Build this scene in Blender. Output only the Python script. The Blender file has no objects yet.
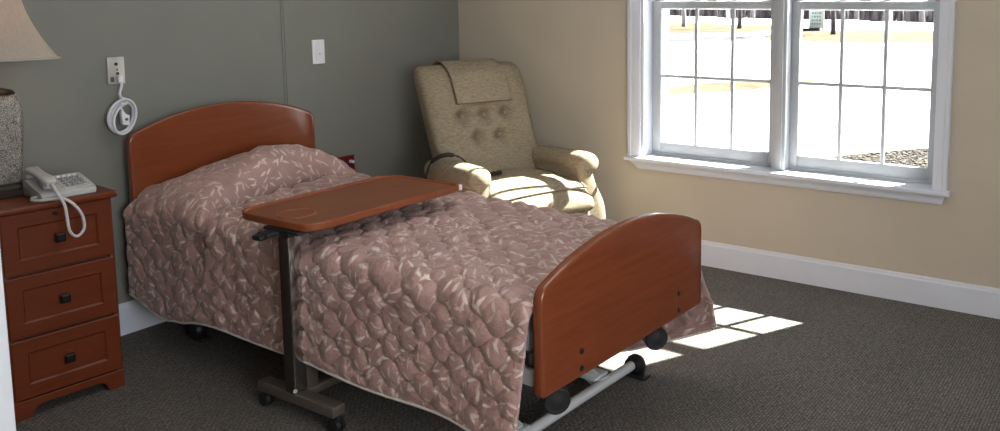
import bpy, bmesh, math, random
from mathutils import Vector, Matrix, noise
random.seed(4)
PI = math.pi
scene = bpy.context.scene
COL = scene.collection
R = math.radians

# ------------------------------------------------------------------ materials
def srgb(r, g, b):
    f = lambda c: (c / 255 / 12.92) if c / 255 <= .04045 else ((c / 255 + .055) / 1.055) ** 2.4
    return (f(r), f(g), f(b), 1)

class NT:
    """small node-tree helper"""
    def __init__(s, name):
        s.m = bpy.data.materials.new(name); s.m.use_nodes = True
        s.t = s.m.node_tree; s.t.nodes.clear()
        s.out = s.n('ShaderNodeOutputMaterial')
    def n(s, kind, **kw):
        nd = s.t.nodes.new(kind)
        for k, v in kw.items():
            if k in nd.inputs.keys(): nd.inputs[k].default_value = v
            else: setattr(nd, k, v)
        return nd
    def l(s, a, b): s.t.links.new(a, b)
    def bsdf(s, color=None, rough=.5, metal=0., spec=.5):
        b = s.n('ShaderNodeBsdfPrincipled')
        if color is not None: b.inputs['Base Color'].default_value = color
        b.inputs['Roughness'].default_value = rough
        b.inputs['Metallic'].default_value = metal
        b.inputs['Specular IOR Level'].default_value = spec
        s.l(b.outputs[0], s.out.inputs['Surface'])
        s.b = b
        return b
    def coords(s, kind='Object', scale=(1, 1, 1), rot=(0, 0, 0)):
        tc = s.n('ShaderNodeTexCoord'); mp = s.n('ShaderNodeMapping')
        mp.inputs['Scale'].default_value = scale; mp.inputs['Rotation'].default_value = rot
        s.l(tc.outputs[kind], mp.inputs['Vector'])
        return mp.outputs[0]
    def math(s, op, a, b=None, c=None):
        nd = s.n('ShaderNodeMath', operation=op)
        for i, v in enumerate((a, b, c)):
            if v is None: continue
            if isinstance(v, (int, float)): nd.inputs[i].default_value = v
            else: s.l(v, nd.inputs[i])
        return nd.outputs[0]
    def mix(s, fac, a, b):
        nd = s.n('ShaderNodeMix', data_type='RGBA')
        for i, v in ((0, fac), (6, a), (7, b)):
            if isinstance(v, (int, float, tuple)): nd.inputs[i].default_value = v
            else: s.l(v, nd.inputs[i])
        return nd.outputs[2]
    def ramp(s, fac, stops):
        nd = s.n('ShaderNodeValToRGB')
        while len(nd.color_ramp.elements) < len(stops): nd.color_ramp.elements.new(.5)
        for e, (p, c) in zip(nd.color_ramp.elements, stops): e.position = p; e.color = c
        s.l(fac, nd.inputs[0])
        return nd.outputs[0]
    def bump(s, h, strength=.3, dist=.01):
        nd = s.n('ShaderNodeBump'); nd.inputs['Strength'].default_value = strength
        nd.inputs['Distance'].default_value = dist
        s.l(h, nd.inputs['Height']); s.l(nd.outputs[0], s.b.inputs['Normal'])

def plain(name, color, rough=.5, metal=0., spec=.5, var=.06, scale=30., bump=0.):
    t = NT(name); b = t.bsdf(color, rough, metal, spec)
    nz = t.n('ShaderNodeTexNoise', Scale=scale, Detail=3.)
    t.l(t.coords(), nz.inputs['Vector'])
    lo = tuple(c * (1 - var) for c in color[:3]) + (1,); hi = tuple(min(1, c * (1 + var)) for c in color[:3]) + (1,)
    t.l(t.ramp(nz.outputs['Fac'], [(.3, lo), (.7, hi)]), b.inputs['Base Color'])
    if bump: t.bump(nz.outputs['Fac'], bump, .002)
    return t.m

def wood(name, dark, light, axis='x', rough=.24):
    t = NT(name); b = t.bsdf(light, rough, 0, .32)
    sc = {'x': (1.2, 14, 14), 'y': (14, 1.2, 14), 'z': (14, 14, 1.2)}[axis]
    v = t.coords('Object', sc)
    n1 = t.n('ShaderNodeTexNoise', Scale=2.2, Detail=6., Roughness=.6, Distortion=.6); t.l(v, n1.inputs['Vector'])
    v2 = t.coords('Object', tuple(c * 4 for c in sc))
    n2 = t.n('ShaderNodeTexNoise', Scale=4., Detail=2.); t.l(v2, n2.inputs['Vector'])
    f = t.math('ADD', t.math('MULTIPLY', n1.outputs['Fac'], .7), t.math('MULTIPLY', n2.outputs['Fac'], .3))
    t.l(t.ramp(f, [(.28, dark), (.5, tuple((a + c) / 2 for a, c in zip(dark, light))), (.72, light)]), b.inputs['Base Color'])
    t.bump(n2.outputs['Fac'], .05, .002)
    return t.m

def wall_mat(name, color):
    t = NT(name); b = t.bsdf(color, .75, 0, .25)
    n1 = t.n('ShaderNodeTexNoise', Scale=220., Detail=2.); t.l(t.coords(), n1.inputs['Vector'])
    n2 = t.n('ShaderNodeTexNoise', Scale=3., Detail=3.); t.l(t.coords(), n2.inputs['Vector'])
    t.l(t.ramp(n2.outputs['Fac'], [(.3, tuple(c * .97 for c in color[:3]) + (1,)), (.7, tuple(c * 1.03 for c in color[:3]) + (1,))]), b.inputs['Base Color'])
    t.bump(n1.outputs['Fac'], .08, .002)
    return t.m

def carpet_mat():
    t = NT('carpet'); b = t.bsdf(None, .95, 0, .1)
    v = t.coords('Object', (1, 1, 1), (0, 0, R(2)))
    br = t.n('ShaderNodeTexBrick', Scale=1.0)
    br.inputs['Brick Width'].default_value = .022; br.inputs['Row Height'].default_value = .011
    br.inputs['Mortar Size'].default_value = .0022; br.inputs['Mortar Smooth'].default_value = .6
    br.inputs['Color1'].default_value = (1, 1, 1, 1); br.inputs['Color2'].default_value = (.62, .62, .62, 1); br.inputs['Mortar'].default_value = (.1, .1, .1, 1)
    t.l(v, br.inputs['Vector'])
    nz = t.n('ShaderNodeTexNoise', Scale=95., Detail=3.); t.l(v, nz.inputs['Vector'])
    big = t.n('ShaderNodeTexNoise', Scale=2.5, Detail=2.); t.l(v, big.inputs['Vector'])
    h = t.math('ADD', t.math('MULTIPLY', br.outputs['Color'], .34), t.math('MULTIPLY', nz.outputs['Fac'], .78))
    h2 = t.math('ADD', h, t.math('MULTIPLY', big.outputs['Fac'], .12))
    t.l(t.ramp(h2, [(.30, (.044, .040, .037, 1)), (.6, (.112, .104, .096, 1)), (.9, (.235, .218, .200, 1))]), b.inputs['Base Color'])
    t.bump(h, .6, .006)
    return t.m

def quilt_mat():
    t = NT('quilted_leaf_satin'); b = t.bsdf(None, .36, 0, .5)
    b.inputs['Sheen Weight'].default_value = .25; b.inputs['Sheen Roughness'].default_value = .4
    uv = t.n('ShaderNodeUVMap'); uv.uv_map = 'UVMap'
    wob = t.n('ShaderNodeTexNoise', Scale=9., Detail=2.); t.l(uv.outputs[0], wob.inputs['Vector'])
    masks = []
    for k, (cell, ln, wd, off) in enumerate([(.050, .0225, .0062, (0, 0, 0)), (.058, .0235, .0058, (.31, .17, 0)), (.060, .020, .0055, (.73, .41, 0))]):
        mp = t.n('ShaderNodeMapping'); mp.inputs['Location'].default_value = off; mp.inputs['Scale'].default_value = (1, 1, 1)
        t.l(uv.outputs[0], mp.inputs['Vector'])
        vo = t.n('ShaderNodeTexVoronoi', voronoi_dimensions='2D', Scale=1 / cell); vo.inputs['Randomness'].default_value = .75
        t.l(mp.outputs[0], vo.inputs['Vector'])
        d = t.n('ShaderNodeVectorMath', operation='SUBTRACT'); t.l(mp.outputs[0], d.inputs[0]); t.l(vo.outputs['Position'], d.inputs[1])
        sp = t.n('ShaderNodeSeparateColor'); t.l(vo.outputs['Color'], sp.inputs[0])
        rot = t.n('ShaderNodeVectorRotate', rotation_type='Z_AXIS'); t.l(d.outputs[0], rot.inputs['Vector'])
        t.l(t.math('MULTIPLY', sp.outputs[0], 2 * PI), rot.inputs['Angle'])
        xyz = t.n('ShaderNodeSeparateXYZ'); t.l(rot.outputs[0], xyz.inputs[0])
        # lens-shaped leaf: |y| < wd*(1-(x/ln)^2)
        q = t.math('DIVIDE', xyz.outputs[0], ln)
        lim = t.math('MULTIPLY', t.math('SUBTRACT', 1., t.math('MULTIPLY', q, q)), wd)
        e = t.math('SUBTRACT', lim, t.math('ABSOLUTE', xyz.outputs[1]))
        m = t.math('MULTIPLY', e, 420.); m = t.math('MINIMUM', t.math('MAXIMUM', m, 0.), 1.)
        vis = t.math('GREATER_THAN', sp.outputs[1], .25)
        tone = t.math('ADD', .45, t.math('MULTIPLY', sp.outputs[2], .55))
        masks.append(t.math('MULTIPLY', t.math('MULTIPLY', m, vis), tone))
    mk = t.math('MAXIMUM', t.math('MAXIMUM', masks[0], masks[1]), masks[2])
    base = t.ramp(wob.outputs['Fac'], [(.3, QB0), (.7, QB1)])
    t.l(t.mix(mk, base, QLEAF), b.inputs['Base Color'])
    fine = t.n('ShaderNodeTexNoise', Scale=52., Detail=4., Distortion=1.4); t.l(uv.outputs[0], fine.inputs['Vector'])
    t.bump(fine.outputs['Fac'], .5, .013)
    return t.m
QB0 = (.37, .222, .196, 1); QB1 = (.45, .282, .254, 1); QLEAF = (.74, .61, .57, 1)

def fabric_mat():
    t = NT('oatmeal_upholstery'); b = t.bsdf(None, .9, 0, .15)
    v = t.coords('Object', (22, 22, 90), (0, R(12), 0))
    n1 = t.n('ShaderNodeTexNoise', Scale=2., Detail=4.); t.l(v, n1.inputs['Vector'])
    n2 = t.n('ShaderNodeTexNoise', Scale=260., Detail=2.); t.l(t.coords(), n2.inputs['Vector'])
    f = t.math('ADD', t.math('MULTIPLY', n1.outputs['Fac'], .75), t.math('MULTIPLY', n2.outputs['Fac'], .25))
    t.l(t.ramp(f, [(.35, (.225, .182, .125, 1)), (.65, (.36, .30, .215, 1))]), b.inputs['Base Color'])
    t.bump(n2.outputs['Fac'], .15, .003)
    return t.m

def lamp_body_mat():
    t = NT('silver_crackle'); b = t.bsdf(None, .35, .35, .5)
    v = t.coords('Object')
    vo = t.n('ShaderNodeTexVoronoi', feature='DISTANCE_TO_EDGE', Scale=150.); t.l(v, vo.inputs['Vector'])
    nz = t.n('ShaderNodeTexNoise', Scale=60., Detail=4.); t.l(v, nz.inputs['Vector'])
    f = t.math('ADD', vo.outputs['Distance'], t.math('MULTIPLY', nz.outputs['Fac'], .25))
    t.l(t.ramp(f, [(.14, (.10, .085, .07, 1)), (.24, (.30, .28, .25, 1)), (.5, (.46, .44, .40, 1))]), b.inputs['Base Color'])
    t.bump(f, .3, .004)
    return t.m

def shade_mat():
    t = NT('lamp_shade_linen'); d = t.n('ShaderNodeBsdfDiffuse'); tr = t.n('ShaderNodeBsdfTranslucent')
    wv = t.n('ShaderNodeTexNoise', Scale=150., Detail=2.); t.l(t.coords('Object', (1, 1, .2)), wv.inputs['Vector'])
    c = t.ramp(wv.outputs['Fac'], [(.3, (.50, .46, .40, 1)), (.7, (.58, .54, .47, 1))])
    t.l(c, d.inputs['Color']); tr.inputs['Color'].default_value = (.62, .42, .22, 1)
    mx = t.n('ShaderNodeMixShader'); mx.inputs[0].default_value = .35
    t.l(d.outputs[0], mx.inputs[1]); t.l(tr.outputs[0], mx.inputs[2]); t.l(mx.outputs[0], t.out.inputs[0])
    return t.m

def glass_mat():
    t = NT('window_glass'); tr = t.n('ShaderNodeBsdfTransparent'); gl = t.n('ShaderNodeBsdfGlossy'); gl.inputs['Roughness'].default_value = .02
    lw = t.n('ShaderNodeLayerWeight', Blend=.5); fr = t.math('ADD', .03, t.math('MULTIPLY', t.math('POWER', lw.outputs['Facing'], 4.), .4))
    tr.inputs['Color'].default_value = (.96, .98, .97, 1)
    mx = t.n('ShaderNodeMixShader'); t.l(fr, mx.inputs[0]); t.l(tr.outputs[0], mx.inputs[1]); t.l(gl.outputs[0], mx.inputs[2])
    t.l(mx.outputs[0], t.out.inputs[0])
    return t.m

def emit_mat(name, color, strength):
    t = NT(name); e = t.n('ShaderNodeEmission'); e.inputs[0].default_value = color; e.inputs[1].default_value = strength
    t.l(e.outputs[0], t.out.inputs[0]); return t.m

def ground_mat(name, c0, c1, scale, rough=.9, bump=.3):
    t = NT(name); b = t.bsdf(None, rough, 0, .1)
    n1 = t.n('ShaderNodeTexNoise', Scale=scale, Detail=5., Roughness=.65); t.l(t.coords(), n1.inputs['Vector'])
    t.l(t.ramp(n1.outputs['Fac'], [(.38, c0), (.62, c1)]), b.inputs['Base Color'])
    t.bump(n1.outputs['Fac'], bump, .05)
    return t.m

WD, WL = (.155, .036, .0125, 1), (.225, .056, .0195, 1)
M = dict(
    green=wall_mat('sage_green_paint', (.20, .203, .182, 1)),
    beige=wall_mat('beige_paint', (.50, .445, .36, 1)),
    ceil=wall_mat('ceiling_white', (.78, .77, .74, 1)),
    trim=plain('white_trim_paint', (.63, .66, .73, 1), .4, var=.02, scale=8),
    vinyl=plain('white_vinyl', (.40, .42, .45, 1), .35, var=.02, scale=8),
    stand_wood=wood('nightstand_cherry', (.105, .020, .006, 1), (.160, .034, .010, 1), 'x', .36),
    stand_edge=plain('nightstand_edge', (.10, .026, .0095, 1), .45, var=.08, scale=40),
    door=plain('door_white_gloss', (.80, .84, .90, 1), .35, var=.01, scale=8),
    carpet=carpet_mat(), quilt=quilt_mat(), fabric=fabric_mat(),
    wood_x=wood('cherry_wood_across', WD, WL, 'x'), wood_y=wood('cherry_wood_long', WD, WL, 'y'),
    wood_edge=plain('cherry_edge_band', (.25, .068, .026, 1), .33, var=.08, scale=40),
    band=plain('glossy_cherry_moulding', (.20, .052, .019, 1), .09, 0, .7, var=.08, scale=40),
    table_wood=wood('tabletop_cherry_laminate', (.175, .058, .026, 1), (.235, .082, .037, 1), 'x', .42),
    black=plain('black_plastic', (.012, .012, .013, 1), .45, var=.1),
    blackmetal=plain('black_metal_knob', (.018, .018, .02, 1), .4, .6, var=.1),
    dark=plain('dark_void', (.02, .012, .009, 1), .8, var=.1),
    post=plain('dark_bronze_steel', (.20, .165, .14, 1), .38, .6, var=.06),
    sleeve=plain('dark_brown_steel', (.05, .042, .036, 1), .4, .5, var=.06),
    chrome=plain('polished_steel', (.42, .40, .38, 1), .16, .95, var=.03),
    bedmetal=plain('grey_white_powder_coat', (.62, .64, .66, 1), .35, .1, var=.03),
    steel=plain('brushed_steel_plate', (.52, .50, .47, 1), .38, .5, var=.05),
    whiteplastic=plain('white_plastic', (.75, .76, .80, 1), .4, var=.02),
    cord=plain('white_cord', (.66, .67, .73, 1), .45, var=.03),
    phone=plain('ash_grey_plastic', (.46, .455, .44, 1), .4, var=.03),
    phonekey=plain('grey_keys', (.22, .225, .235, 1), .45, var=.05),
    phonecord=plain('ash_cord', (.55, .545, .54, 1), .45, var=.03),
    red=plain('dark_red_plastic', (.15, .008, .012, 1), .4, var=.05),
    yellow=plain('yellow_button', (.55, .36, .03, 1), .5, var=.03),
    grey=plain('grey_marking', (.10, .10, .11, 1), .5, var=.05),
    piping=plain('pale_piping', (.74, .68, .64, 1), .6, var=.05),
    fabricseam=plain('upholstery_seam', (.13, .095, .06, 1), .9, var=.1),
    button=plain('covered_button', (.30, .245, .17, 1), .85, var=.08),
    mattress=plain('mattress_cover', (.30, .32, .36, 1), .7, var=.05),
    crackle=lamp_body_mat(), shade=shade_mat(), shadetrim=plain('shade_trim', (.40, .36, .30, 1), .7, var=.05),
    bronze=plain('dark_bronze_wood', (.022, .015, .011, 1), .3, .1, var=.2),
    brass=plain('brass_stem', (.30, .21, .10, 1), .35, .9, var=.05),
    glass=glass_mat(),
    diffuser=emit_mat('fill_panel_diffuser', (1, .965, .91, 1), 1.0),  # glow of the added ceiling fill panels
    bulb=emit_mat('lit_bulb', (1, .72, .42, 1), 8.0),
    snow=ground_mat('snow', (.74, .78, .86, 1), (.86, .88, .92, 1), .6, .7, .4),
    lawn=ground_mat('dry_lawn', (.066, .052, .033, 1), (.125, .100, .068, 1), 1.4),
    road=ground_mat('wet_asphalt', (.066, .066, .080, 1), (.085, .086, .10, 1), .5),
    mulch=ground_mat('stone_mulch', (.012, .010, .009, 1), (.085, .072, .06, 1), 12., .9, .8),
    bark=plain('grey_bark', (.10, .085, .095, 1), .9, var=.25, scale=8),
    birch=plain('pale_bark', (.34, .32, .34, 1), .9, var=.15, scale=8),
    brush=plain('bare_brush', (.062, .050, .056, 1), .95, var=.3, scale=2),
    hill=ground_mat('wooded_hillside', (.05, .040, .048, 1), (.11, .088, .098, 1), .8),
    stone=plain('pale_stone', (.060, .052, .047, 1), .9, var=.35, scale=6),
    siding=plain('outer_siding', (.6, .6, .58, 1), .7),
    signwhite=plain('sign_white', (.7, .72, .74, 1), .6, var=.02),
    signgreen=plain('sign_green', (.16, .34, .27, 1), .6, var=.05),
)

# ------------------------------------------------------------------ object helpers
def link_mesh(name, me, mat, parent=None, loc=(0, 0, 0), rot=(0, 0, 0), smooth=True):
    o = bpy.data.objects.new(name, me); COL.objects.link(o)
    if mat: me.materials.append(mat)
    o.location = loc; o.rotation_euler = rot
    if parent: o.parent = parent
    if smooth:
        for p in me.polygons: p.use_smooth = True
    return o

def obj(name, bm, mat, parent=None, loc=(0, 0, 0), rot=(0, 0, 0), smooth=True, sharp=40):
    bmesh.ops.recalc_face_normals(bm, faces=bm.faces)
    me = bpy.data.meshes.new(name); bm.to_mesh(me); bm.free()
    o = link_mesh(name, me, mat, parent, loc, rot, smooth)
    if smooth: me.set_sharp_from_angle(angle=R(sharp))
    return o

def tag(o, label, cat, group=None, kind=None):
    o['label'] = label
    if cat: o['category'] = cat
    if group: o['group'] = group
    if kind: o['kind'] = kind
    return o

def empty(name, loc, rz=0, label=None, cat=None, group=None, kind=None):
    o = bpy.data.objects.new(name, None); COL.objects.link(o)
    o.empty_display_size = .1
    o.location = loc; o.rotation_euler = (0, 0, rz)
    if label: o['label'] = label
    if cat: o['category'] = cat
    if group: o['group'] = group
    if kind: o['kind'] = kind
    return o

def struct(name, bm, mat, parent=None, label=None, smooth=False, **k):
    o = obj(name, bm, mat, parent, smooth=smooth, **k)
    if parent is None: o['kind'] = 'structure'
    if label: o['label'] = label
    return o

def box(bm, x0, x1, y0, y1, z0, z1, bev=0., seg=2):
    r = bmesh.ops.create_cube(bm, size=1.)
    vs = r['verts']
    for v in vs:
        v.co = Vector((x0 + (v.co.x + .5) * (x1 - x0), y0 + (v.co.y + .5) * (y1 - y0), z0 + (v.co.z + .5) * (z1 - z0)))
    if bev:
        es = list({e for v in vs for e in v.link_edges})
        bmesh.ops.bevel(bm, geom=es, offset=bev, segments=seg, profile=.5, affect='EDGES')
    return bm
def B(*a, **k): return box(bmesh.new(), *a, **k)

def cyl(bm, p0, p1, r0, r1=None, seg=20, cap=True):
    p0, p1 = Vector(p0), Vector(p1); r1 = r0 if r1 is None else r1
    d = p1 - p0
    r = bmesh.ops.create_cone(bm, cap_ends=cap, segments=seg, radius1=r0, radius2=r1, depth=d.length)
    q = Vector((0, 0, 1)).rotation_difference(d.normalized()).to_matrix().to_4x4()
    bmesh.ops.transform(bm, matrix=Matrix.Translation((p0 + p1) / 2) @ q, verts=r['verts'])
    return bm

def tube(bm, pts, r, seg=10, closed=False, rs=None):
    pts = [Vector(p) for p in pts]; n = len(pts); rings = []
    up = None
    for i, p in enumerate(pts):
        a = pts[(i - 1) % n] if (closed or i > 0) else p
        b = pts[(i + 1) % n] if (closed or i < n - 1) else p
        t = (b - a).normalized()
        if up is None:
            up = t.orthogonal().normalized()
        up = (up - t * up.dot(t)).normalized(); s = t.cross(up)
        rr = rs[i] if rs else r
        rings.append([bm.verts.new(p + (up * math.cos(2 * PI * k / seg) + s * math.sin(2 * PI * k / seg)) * rr) for k in range(seg)])
    m = n if closed else n - 1
    for i in range(m):
        A, Bq = rings[i], rings[(i + 1) % n]
        if closed and i == n - 1:   # best alignment of the last ring
            off = min(range(seg), key=lambda o: (A[0].co - Bq[o].co).length); Bq = Bq[off:] + Bq[:off]
        for k in range(seg): bm.faces.new((A[k], A[(k + 1) % seg], Bq[(k + 1) % seg], Bq[k]))
    if not closed:
        bm.faces.new(rings[0][::-1]); bm.faces.new(rings[-1])
    return bm

def smooth_path(pts, n=8, closed=False):
    P = [Vector(p) for p in pts]; out = []; N = len(P)
    for i in range(N if closed else N - 1):
        p0 = P[(i - 1) % N] if closed or i > 0 else P[i]; p1 = P[i]; p2 = P[(i + 1) % N]; p3 = P[(i + 2) % N] if closed or i < N - 2 else p2
        for k in range(n):
            t = k / n
            out.append(.5 * ((2 * p1) + (p2 - p0) * t + (2 * p0 - 5 * p1 + 4 * p2 - p3) * t * t + (3 * p1 - p0 - 3 * p2 + p3) * t ** 3))
    if not closed: out.append(P[-1])
    return out

def fillet(pts, radii, seg=6):
    out = []; n = len(pts)
    for i in range(n):
        p = Vector(pts[i]).to_2d(); a = Vector(pts[i - 1]).to_2d(); b = Vector(pts[(i + 1) % n]).to_2d()
        r = radii[i] if isinstance(radii, (list, tuple)) else radii
        if r <= 0: out.append((p.x, p.y)); continue
        u = (a - p).normalized(); v = (b - p).normalized(); ang = u.angle(v)
        d = min(r / math.tan(ang / 2), (a - p).length * .49, (b - p).length * .49); r = d * math.tan(ang / 2)
        c = p + (u + v).normalized() * (r / math.sin(ang / 2))
        s = p + u * d - c; e = p + v * d - c
        a0 = math.atan2(s.y, s.x); a1 = math.atan2(e.y, e.x); da = (a1 - a0 + PI) % (2 * PI) - PI
        for k in range(seg + 1):
            t = a0 + da * k / seg; out.append((c.x + r * math.cos(t), c.y + r * math.sin(t)))
    return out

def prism(bm, outline, f, t0, t1, bev=0., seg=3):
    """extrude a 2-D outline; f(u, v, t) gives the 3-D point; rim edges rounded"""
    a = [bm.verts.new(f(u, v, t0)) for u, v in outline]; b = [bm.verts.new(f(u, v, t1)) for u, v in outline]
    n = len(outline)
    fa = bm.faces.new(a[::-1]); fb = bm.faces.new(b)
    for i in range(n): bm.faces.new((a[i], a[(i + 1) % n], b[(i + 1) % n], b[i]))
    if bev:
        es = list(set(fa.edges) | set(fb.edges))
        bmesh.ops.bevel(bm, geom=es, offset=bev, segments=seg, profile=.5, affect='EDGES')
    return bm

def loft(bm, rings, caps=True):
    V = [[bm.verts.new(p) for p in r] for r in rings]; n = len(rings[0])
    for A, Bq in zip(V, V[1:]):
        for k in range(n): bm.faces.new((A[k], A[(k + 1) % n], Bq[(k + 1) % n], Bq[k]))
    if caps: bm.faces.new(V[0][::-1]); bm.faces.new(V[-1])
    return bm

def sellipse(a, b, e, n=40):
    # superellipse, resampled to even steps along its outline
    raw = []
    for k in range(n * 8):
        t = 2 * PI * k / (n * 8); c, s = math.cos(t), math.sin(t)
        raw.append((a * math.copysign(abs(c) ** (2 / e), c), b * math.copysign(abs(s) ** (2 / e), s)))
    raw.append(raw[0]); L = [0.]
    for p, q in zip(raw, raw[1:]): L.append(L[-1] + math.hypot(q[0] - p[0], q[1] - p[1]))
    out = []; j = 0
    for k in range(n):
        d = L[-1] * k / n
        while L[j + 1] < d: j += 1
        f = (d - L[j]) / max(1e-9, L[j + 1] - L[j]); out.append((raw[j][0] + f * (raw[j + 1][0] - raw[j][0]), raw[j][1] + f * (raw[j + 1][1] - raw[j][1])))
    return out

XZ = lambda u, v, t: (u, t, v)
XY = lambda u, v, t: (u, v, t)
YZ = lambda u, v, t: (t, u, v)

# ------------------------------------------------------------------ room
RX0, RY0, CH = -5.3, -5.6, 2.62          # far room limits (corner of the two visible walls = origin)
WY0, WY1, WZ0, WZ1, WT = -2.955, -1.355, .545, 2.27, .30   # window opening in the right wall
struct('floor', B(RX0 - .1, .0, RY0 - .1, .0, -.12, 0), M['carpet'])
struct('ceiling', B(RX0 - .1, WT, RY0 - .1, .1, CH, CH + .1), M['ceil'])
struct('wall_back', B(RX0 - .1, WT, 0, .12, -.12, CH), M['green'], label='sage green wall behind the bed')
bm = bmesh.new()
box(bm, 0, WT, RY0, WY0, -.12, CH); box(bm, 0, WT, WY1, 0, -.12, CH)
box(bm, 0, WT, WY0, WY1, -.12, WZ0); box(bm, 0, WT, WY0, WY1, WZ1, CH)
struct('wall_right', bm, M['beige'], label='beige wall with the double window')
bm = bmesh.new(); FX0, FX1, FZ0, FZ1 = -4.75, -2.85, .75, 2.15      # unseen window added behind the camera to carry frontal fill
box(bm, RX0 - .1, FX0, RY0 - .12, RY0, -.12, CH); box(bm, FX1, WT, RY0 - .12, RY0, -.12, CH)
box(bm, FX0, FX1, RY0 - .12, RY0, -.12, FZ0); box(bm, FX0, FX1, RY0 - .12, RY0, FZ1, CH)
struct('wall_front', bm, M['beige'])
w2 = empty('fill_window', ((FX0 + FX1) / 2, RY0, FZ0), kind='structure')
bm = bmesh.new(); hw_ = (FX1 - FX0) / 2
for a in ((-hw_, -hw_ + .06, 0, FZ1 - FZ0), (hw_ - .06, hw_, 0, FZ1 - FZ0), (-hw_ + .06, hw_ - .06, 0, .06), (-hw_ + .06, hw_ - .06, FZ1 - FZ0 - .06, FZ1 - FZ0), (-.04, .04, .06, FZ1 - FZ0 - .06)): box(bm, a[0], a[1], -.10, .02, a[2], a[3], .004)
obj('fill_window_frame', bm, M['trim'], w2)

struct('wall_left', B(RX0 - .12, RX0, RY0, 0, -.12, CH), M['beige'])
def baseboard(name, pts):
    # profile: 0.138 high with an eased, stepped top edge; runs along x (back) or y (right)
    prof = [(0, 0), (.016, 0), (.016, .118), (.012, .124), (.010, .134), (.006, .138), (0, .138)]
    bm = bmesh.new(); rings = [[f(d, z) for d, z in prof] for f in pts]; loft(bm, rings)
    return struct(name, bm, M['trim'])
baseboard('baseboard_right', [lambda d, z: (-d, RY0, z), lambda d, z: (-d, 0, z)])
baseboard('baseboard_back', [lambda d, z: (RX0, -d, z), lambda d, z: (-.017, -d, z)])
# faint vertical panel joint on the green wall
bm = bmesh.new(); box(bm, -1.306, -1.301, -.003, 0, .139, CH); box(bm, -1.290, -1.286, -.003, 0, .139, CH)
struct('trim_1', bm, M['green'], label='vertical panel joint in the sage green wall')
# partition stub with white casing whose edge shows at the far left
struct('wall_partition', B(RX0, -3.22, -1.56, -1.44, 0, CH), M['beige'])
bm = bmesh.new(); box(bm, -3.31, -3.205, -1.582, -1.56, 0, 2.2, .004); box(bm, -3.22, -3.205, -1.56, -1.44, 0, 2.2, .003)
struct('trim_2', bm, M['door'], label='white door casing at the left edge')

# ---- window
win = empty('window_1', (0, -2.155, WZ0), kind='structure', label='white double window with snow outside')
def wpart(name, bm, mat=None, parent=win, **k):
    bmesh.ops.translate(bm, vec=(0, 2.155, -WZ0), verts=bm.verts)
    return obj(name, bm, mat or M['vinyl'], parent, **k)
def vcasing(y0, y1, outer):
    # casing cross-section: flat with back band on the outer edge
    s = 1 if outer > (y0 + y1) / 2 else -1
    w = y1 - y0; yi = y0 if s > 0 else y1
    prof = [(0, 0), (0, .014), (.008, .018), (w - .024, .02), (w - .02, .027), (w - .004, .027), (w, .023), (w, 0)]
    bm = bmesh.new()
    loft(bm, [[(-d, yi + s * q, z) for q, d in prof] for z in (.566, WZ1 + .08)])
    return bm
wpart('casing', vcasing(-1.352, -1.275, -1.275), M['trim'])
wpart('casing', vcasing(-3.002, -2.935, -3.002), M['trim'])
wpart('casing', B(-.022, 0, -3.002, -1.275, WZ1 - .005, WZ1 + .085, .004), M['trim'])
# stool (inner sill board) with horns, and apron under it
bm = bmesh.new()
prism(bm, [(-.052, -3.018), (-.052, -1.268), (0, -1.268), (0, WY1 + .0), (.098, WY1), (.098, WY0), (0, WY0), (0, -3.018)][::-1], XY, .545, .566, .005)
wpart('stool', bm, M['trim'])
bm = bmesh.new()
prof = [(0, 0), (.012, 0), (.016, .006), (.019, .018), (.019, .045), (.026, .055), (.034, .062), (.034, .0485 + .0)]
prof = [(0, .497), (.012, .497), (.017, .503), (.019, .515), (.021, .525), (.030, .536), (.036, .545), (0, .545)]
a0, a1 = [], []
for d, z in prof:
    inset = .036 - d + .01
    a0.append((-d, -2.992 + (.545 - z) * .22, z)); a1.append((-d, -1.290 - (.545 - z) * 1.05, z))
loft(bm, [a0, a1]); wpart('apron', bm, M['trim'])
# jambs, head, mullion
bm = bmesh.new(); box(bm, .0, .30, WY1 - .012, WY1 + .0, .566, WZ1)
wpart('jamb', bm, M['trim'])
bm = bmesh.new(); box(bm, .0, .30, WY0, WY0 + .012, .566, WZ1)
wpart('jamb', bm, M['trim'])
wpart('jamb', B(.0, .30, WY0, WY1, WZ1 - .014, WZ1), M['trim'])
wpart('jamb', B(.099, .165, WY0 + .012, WY1 - .012, .546, .582, .004), M['vinyl'])
bm = bmesh.new(); box(bm, .03, .27, -2.192, -2.118, .566, WZ1 - .014, .004); box(bm, .02, .03, -2.175, -2.135, .567, WZ1 - .016, .003)
wpart('mullion', bm)
def sash(y0, y1, z0, z1, x0, gy0, gy1, gz0, gz1, nz):
    """x0 room-side face; glass between g..; two vertical bars and nz-1 horizontal bars"""
    x1 = x0 + .032; st = gy0 - y0
    bm = bmesh.new()
    box(bm, x0, x1, y0, gy0, z0, z1, .004); box(bm, x0, x1, gy1, y1, z0, z1, .004)
    box(bm, x0, x1, gy0 - .001, gy1 + .001, z0, gz0, .004); box(bm, x0, x1, gy0 - .001, gy1 + .001, gz1, z1, .004)
    s = wpart('sash', bm)
    wpart('pane', B(x0 + .012, x0 + .016, gy0 - .004, gy1 + .004, gz0 - .004, gz1 + .004), M['glass'], s, smooth=False)
    for k in (1, 2):
        y = gy0 + (gy1 - gy0) * k / 3
        wpart('muntin', B(x0 + .003, x0 + .022, y - .0095, y + .0095, gz0 - .003, gz1 + .003, .003), None, s)
    for k in range(1, nz):
        z = gz0 + (gz1 - gz0) * k / nz
        wpart('muntin', B(x0 + .004, x0 + .021, gy0 - .003, gy1 + .003, z - .009, z + .009, .003), None, s)
    return s
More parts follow.
